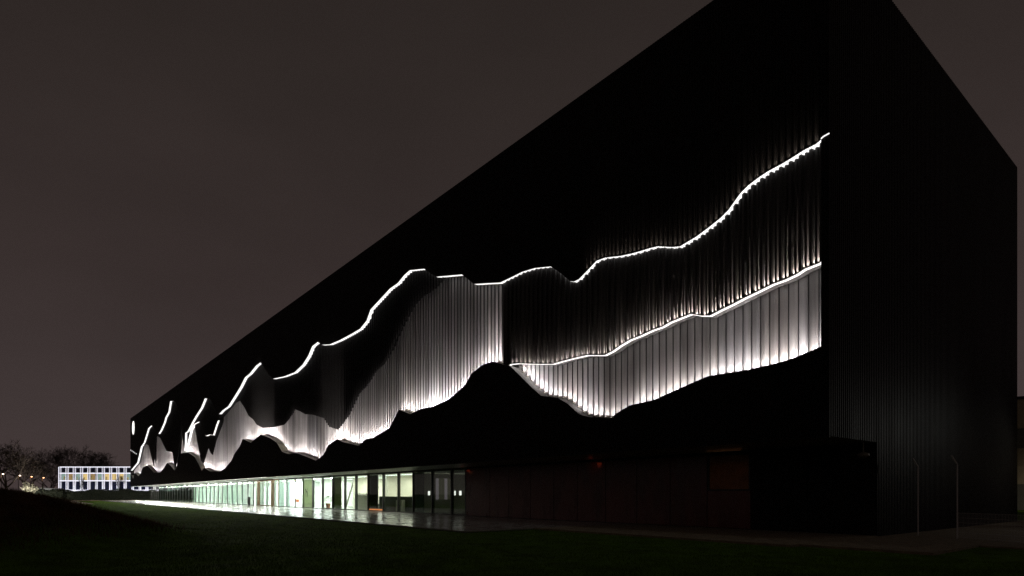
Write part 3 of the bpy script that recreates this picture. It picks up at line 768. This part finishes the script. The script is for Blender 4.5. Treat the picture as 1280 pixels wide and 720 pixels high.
# tall dark gate post at the very edge with creeper
o = thing('gate_post', 'dark gate post at the far right edge wrapped in bare creeper', 'gate post', (4.55, 4.35, 0))
m = MB(); m.box(-.03, .03, -.03, .03, 0, 2.75); m.build('post', 'frame_dark', o)
m = MB(); r9 = random.Random(5)
for k in range(14):
    z = r9.uniform(.2, 2.2); p = [Vector((0,0,z))]
    for q in range(4): p.append(p[-1]+Vector((r9.uniform(-.08,.08), r9.uniform(-.08,.08), r9.uniform(.0,.14))))
    m.tube([tuple(t) for t in p], .008, 4)
m.build('creeper', 'bark', o)

# ------------------------------------------------------------------ neighbour building at the right edge
ob = thing('warehouse', 'beige panelled warehouse with grey bands showing past the right end of the black building', 'building', (-6.5, 56.5, 0), R(8))
def band(z0, z1, mt, nm, proud=0.0):
    n = 12
    for k in range(n):
        m = MB(); m.box(1.2*2.5*k, 1.2*2.5*(k+1)-.03, -proud, .2, z0+.01, z1-.01); m.build(nm, mt, ob)
band(0, 2.6, 'grey_cladding', 'base_panel'); band(4.5, 6.2, 'beige_cladding', 'wall_panel'); band(6.2, 8.2, 'grey_cladding', 'band_panel', -.1)
band(2.6, 4.5, 'beige_cladding', 'wall_panel'); band(8.2, 11.1, 'beige_cladding', 'wall_panel'); 
m = MB(); m.box(0, 36, .21, 15, 0, 11.1); m.build('body', 'grey_cladding', ob)
m = MB(); m.box(-.1, 36.1, -.05, 15.1, 11.11, 11.4); m.build('roof_edge', 'frame_dark', ob)
a = bpy.data.lights.new('yard_light', 'SPOT'); a.energy = 1800; a.spot_size = R(130); a.spot_blend = .7; a.color = (1, .86, .65); a.shadow_soft_size = .2
lo = thing('yard_lamp', 'yard lamp on a tall pole in front of the beige warehouse', 'lamp post', (3.0, 50.5, 0))
m = MB(); m.tube([(0,0,0),(0,0,7.8),(0,1.0,8.0)], [.09,.06,.05], 8); m.build('pole', 'galvanised', lo)
m = MB(); m.box(-.15,.15,.8,1.4,7.96,8.08); m.build('lamp_head', 'lamp_grey', lo)
s = place('yard_beam', a, lo, (0, 1.2, 7.9)); s.rotation_euler = (R(35), 0, 0)

# ------------------------------------------------------------------ office building at the far left
ang = math.atan2(18.89+12.43, 227.95-202.71)
of = thing('office_building', 'three storey office building outlined in white and violet light beyond the hedge', 'building', (-227.95, -12.43, 0), ang)
WID, HT, BAY = 42.0, 10.2, 2.28
m = MB(); m.box(0, WID, .35, 12, 0, HT-.1); m.build('body', 'grey_cladding', of)
m = MB(); m.box(-.1, WID+.1, -.1, 12.1, HT-.1, HT+.15); m.build('roof', 'office_white', of)
levels = [(0.6, 2.4, 0), (3.1, 5.6, 0), (6.1, 8.0, 1), (8.45, 9.85, 0)]
nb = int(WID/BAY)
pn = MB(); pn.box(.0, .62, -.12, .34, .2, HT-.12); PIL = pn.mesh('pilaster', 'office_white')
ls = MB(); ls.box(.62, .70, -.16, -.10, .2, HT-.12); LST = ls.mesh('light_line', 'led_violet')
ls = MB(); ls.box(-.08, .0, -.16, -.10, .2, HT-.12); LST2 = ls.mesh('light_line', 'led_violet')
ro = random.Random(21)
for k in range(nb+1):
    x0 = k*BAY-.3
    p = place('pilaster', PIL, of, (x0, 0, 0)); place('light_line', LST, p)
    if ro.random() < .75: place('light_line', LST2, p)
    if k == nb: break
    for li, (z0, z1, lit) in enumerate(levels):
        f = MB(); f.box(x0+.72, x0+BAY-.1, .0, .2, z0-.12, z0); f.box(x0+.72, x0+BAY-.1, 0, .2, z1, z1+.12)
        w_ = f.build('window', 'office_white', of)
        g = MB(); g.box(x0+.72, x0+BAY-.1, .10, .14, z0, z1)
        g.build('pane', ['window_cool', 'window_amber', 'window_cool', 'window_warm', 'window_amber', 'window_cool', 'window_warm', 'window_warm', 'window_warm'][k % 9] if lit else 'office_window_dark', w_)
        if lit:
            c_ = ro.uniform(.8, 1.7); b_ = MB(); b_.box(x0+c_, x0+c_+ro.uniform(.2, .5), .03, .08, z0+.02, z0+ro.uniform(.6, 1.7)); b_.build('blind', 'blind_cream', w_)
for z in (5.85, 8.2, HT-.05, 2.75):
    m = MB(); m.box(0, WID, -.14, -.06, z-.11, z+.11); m.build('light_line', 'led_violet', of)
m = MB(); m.box(-.34, -.2, -.18, -.1, .2, HT); m.build('light_line', 'led_violet', of)
for k in range(4):  # added hidden area lamps that brighten the office front
    a = bpy.data.lights.new('office_fill', 'AREA'); a.shape = 'RECTANGLE'; a.size = 8; a.size_y = .3; a.energy = 500; a.color = (.92, .90, 1)
    l = place('office_fill_lamp', a, of, (5+10.5*k, -4.0, .4)); l.rotation_euler = (R(120), 0, 0)

# ------------------------------------------------------------------ hedge, far lamps, trees
def hedge(a, b, w, h, lab, seed):
    a = Vector(a); b = Vector(b); d = (b-a); L = d.length; d.normalize(); nrm = Vector((-d.y, d.x, 0)); rr = random.Random(seed)
    m = MB()
    top = lambda s: h*(1+.08*math.sin(s*.35+seed)+.06*math.sin(s*.9+1)+.03*math.sin(s*2.3))
    for k in range(int(L*300)):
        s = rr.uniform(0, L); hh = top(s)
        if rr.random() < .35: q = rr.uniform(-w/2, w/2); z = hh*(1+rr.uniform(-.05,.02))
        else: q = rr.choice((-1,1))*w/2*rr.uniform(.85,1.05); z = rr.uniform(0, hh)
        c = a+d*s+nrm*q+Vector((0,0,z)); e1 = Vector((rr.uniform(-1,1),rr.uniform(-1,1),rr.uniform(-1,1))).normalized()*.22; e2 = e1.cross(Vector((rr.uniform(-1,1),rr.uniform(-1,1),1))).normalized()*.14
        m.tri(tuple(c-e1), tuple(c+e2), tuple(c+e1))
    o = thing('hedge', lab, 'hedge', (0,0,0)); m.build('foliage', 'hedge_leaf', o)
    c_ = MB(); n = int(L/2)
    for k in range(n):
        s0, s1 = L*k/n, L*(k+1)/n; p0, p1 = a+d*s0, a+d*s1; o_ = nrm*(w/2-.12)
        c_.hexa([tuple(p0-o_), tuple(p1-o_), tuple(p1+o_), tuple(p0+o_)]+[tuple(v+Vector((0,0,t-.2))) for v, t in ((p0-o_,top(s0)),(p1-o_,top(s1)),(p1+o_,top(s1)),(p0+o_,top(s0)))])
    c_.build('branches', 'hedge_leaf', o)
hedge((-190, -21, 0), (-183, 22, 0), 2.2, 2.7, 'long clipped dark hedge in front of the lit office building', 1)
hedge((-186, -34, 0), (-189, -21.5, 0), 2.0, 1.7, 'lower dark hedge stretching left from the long clipped hedge', 2)

def bare_tree(name, lab, px, Z, H, W, spread, seed, mt='bark', trunk=.28, depth=6, group='bare trees behind the meadow', r0=.035):
    rr = random.Random(seed)
    X = (px-640)/755.8*Z; x = CX+FX*Z+RX*X; y = CY+FY*Z+RY*X
    o = thing(name, lab, 'tree', (x, y, 0), 0, group)
    tr = MB(); br = MB()
    def grow(p, d, l, r, lev):
        p1 = p+d*l*.5+Vector((rr.uniform(-.06,.06)*l, rr.uniform(-.06,.06)*l, 0)); p2 = p1+(d+Vector((rr.uniform(-.2,.2),rr.uniform(-.2,.2),rr.uniform(-.05,.15)))).normalized()*l*.5
        br.tube([tuple(p), tuple(p1), tuple(p2)], [r, r*.85, r*.68], 3 if lev > 2 else 5, False)
        if lev >= depth: return
        for k in range(3 if lev < 3 else rr.choice((2,3,3))):
            nd = (d*rr.uniform(.5,.9)+Vector((rr.uniform(-1,1)*spread, rr.uniform(-1,1)*spread, rr.uniform(-.25,.6)))).normalized()
            grow(p2 if k < 2 else p1, nd, l*rr.uniform(.66,.84), max(r*.62, r0), lev+1)
    th = H*.2
    tr.tube([(0,0,-.1),(0,0,th*.5),(.05*H/10,0,th)], [trunk*1.3, trunk, trunk*.85], 8); 
    for k in range(4):
        t = k*1.57+rr.uniform(-.4,.4); grow(Vector((.05*H/10,0,th*.95)), Vector((math.cos(t)*spread*.7, math.sin(t)*spread*.7, 1)).normalized(), H*.24, trunk*.6, 1)
    hz = max(v[2] for v in br.v); wx = max(abs(v[0]) for v in br.v)
    for b_ in (tr, br): b_.v = [(v[0]*W/2/wx, v[1]*W/2/wx, v[2]*H/hz) for v in b_.v]
    tr.build('trunk', mt, o); br.build('crown', mt, o)
# placed by bearing and distance from the viewpoint: (.., bearing column, metres away, height, crown width)
bare_tree('bare_tree', 'wide dark bare tree at the left edge of the photo', 8, 150, 15.5, 20, .85, 4, depth=7)
bare_tree('bare_tree', 'dark bare tree above the second street lamp, right of the tree at the left edge', 34, 160, 12.5, 13, .8, 9, depth=7)
bare_tree('bare_tree', 'broad bare tree with round crown left of the office building', 84, 225, 20.5, 24, .9, 12, depth=7, r0=.035)
bare_tree('bare_tree', 'bare tree rising behind the left half of the office roof', 108, 235, 19, 22, .95, 15, depth=7, r0=.035)
bare_tree('bare_tree', 'lower bare tree behind the middle of the office roof', 128, 240, 15, 18, .9, 18, depth=7, r0=.035)
bare_tree('bare_tree', 'lower bare tree between the street lamps and the office', 63, 205, 13, 15, .9, 22, depth=6, r0=.035)
bare_tree('young_tree', 'slim young bare tree before the third bay of office windows from the left', 131*.78, 176, 7.0, 2.2, .5, 41, depth=5, group='young trees before the office', trunk=.12)
bare_tree('young_tree', 'slim young bare tree before the office, nearest the black building', 150, 172, 7.2, 2.4, .5, 43, depth=5, group='young trees before the office', trunk=.12)
bare_tree('bare_shrub', 'pale bare shrub lit from below beside the street lamps', 38, 150, 4.8, 4.6, 1.0, 31, 'pale_bark', .08, 5, 'lit shrubs', .03)
lp = bpy.data.lights.new('shrub_light', 'SPOT'); lp.energy = 2500; lp.spot_size = R(110); lp.spot_blend = .6; lp.color = (1,.95,.8)
# shrub spike light
sp = thing('garden_spotlight', 'low garden spotlight at the foot of the pale lit shrub', 'spotlight', (-181.0, -22.0, 0))
m = MB(); m.tube([(0,0,-.05),(0,0,.3)], .02, 6); m.build('spike', 'frame_dark', sp)
m = MB(); m.tube([(0,0,.3),(-.12,0,.42)], [.05,.08], 8); m.build('head', 'frame_dark', sp)
s = place('spot_beam', lp, sp, (-.2, 0, .46)); s.rotation_euler = Vector((-1.6, 2.0, 2.2)).to_track_quat('-Z', 'Y').to_euler()

for k, (x, y, h, mt, e_) in enumerate(((-145.3, -24.6, 5.6, 'sodium_pale', 30), (-156.1, -22.1, 5.6, 'sodium_pale', 30), (-164.75, -20.1, 5.6, 'sodium', 40), (-174.45, -17.8, 5.6, 'sodium', 40))):
    lab = ['first street lamp from the left edge, pale orange glow', 'second street lamp from the left edge, small pale orange glow', 'street lamp above the pale lit shrub, strong orange glow', 'street lamp nearest the lit office building, orange glow'][k]
    o = thing('street_lamp', lab, 'street lamp', (x, y, 0), 0, 'orange street lamps')
    m = MB(); m.tube([(0,0,0),(0,0,h-.1),(.25,.2,h)], [.06,.045,.035], 8); m.build('pole', 'frame_dark', o)
    m = MB(); m.tube([(.2,.16,h+.10),(.55,.44,h+.10)], [.13,.10], 8); m.build('hood', 'frame_dark', o)
    b_ = MB(); b_.tube([(.25,.2,h-.02),(.42,.34,h-.02)], [.11,.09], 8); b_.build('bulb', mt, o)
    p = bpy.data.lights.new('sodium_light', 'POINT'); p.energy = e_; p.color = (1,.5,.22); p.shadow_soft_size = .2
    place('sodium_lamp', p, o, (.3, .2, h-.45))
o = thing('marker_post', 'short pale marker post standing on the dark meadow', 'post', (-117.4, -18.7, 0))
m = MB(); m.box(-.07,.07,-.07,.07,-.1,3.3); m.build('post', 'lamp_grey', o); m = MB(); m.box(-.09,.09,-.09,.09,3.3,3.36); m.build('cap', 'lamp_grey', o)
o = thing('shelter', 'low pale flat roofed shelter left of the office building', 'shelter', (-200, -19.0, 0), R(50))
m = MB(); m.hexa([(0,0,2.9),(6.5,0,2.5),(6.5,2,2.5),(0,2,2.9),(0,0,3.4),(6.5,0,3.2),(6.5,2,3.2),(0,2,3.4)]); m.build('roof', 'soffit_white', o)
for (px_, py_) in ((.2,.2),(6.2,.2),(.2,1.8),(6.2,1.8)):
    m = MB(); m.tube([(px_,py_,0),(px_,py_,2.6)], .05, 6); m.build('post', 'galvanised', o)
a = bpy.data.lights.new('shelter_light', 'SPOT'); a.energy = 120; a.spot_size = R(120); a.spot_blend = .5
lo2 = place('shelter_lamp', a, o, (3.2, -2.2, 1.2)); lo2.rotation_euler = (R(125), 0, 0)
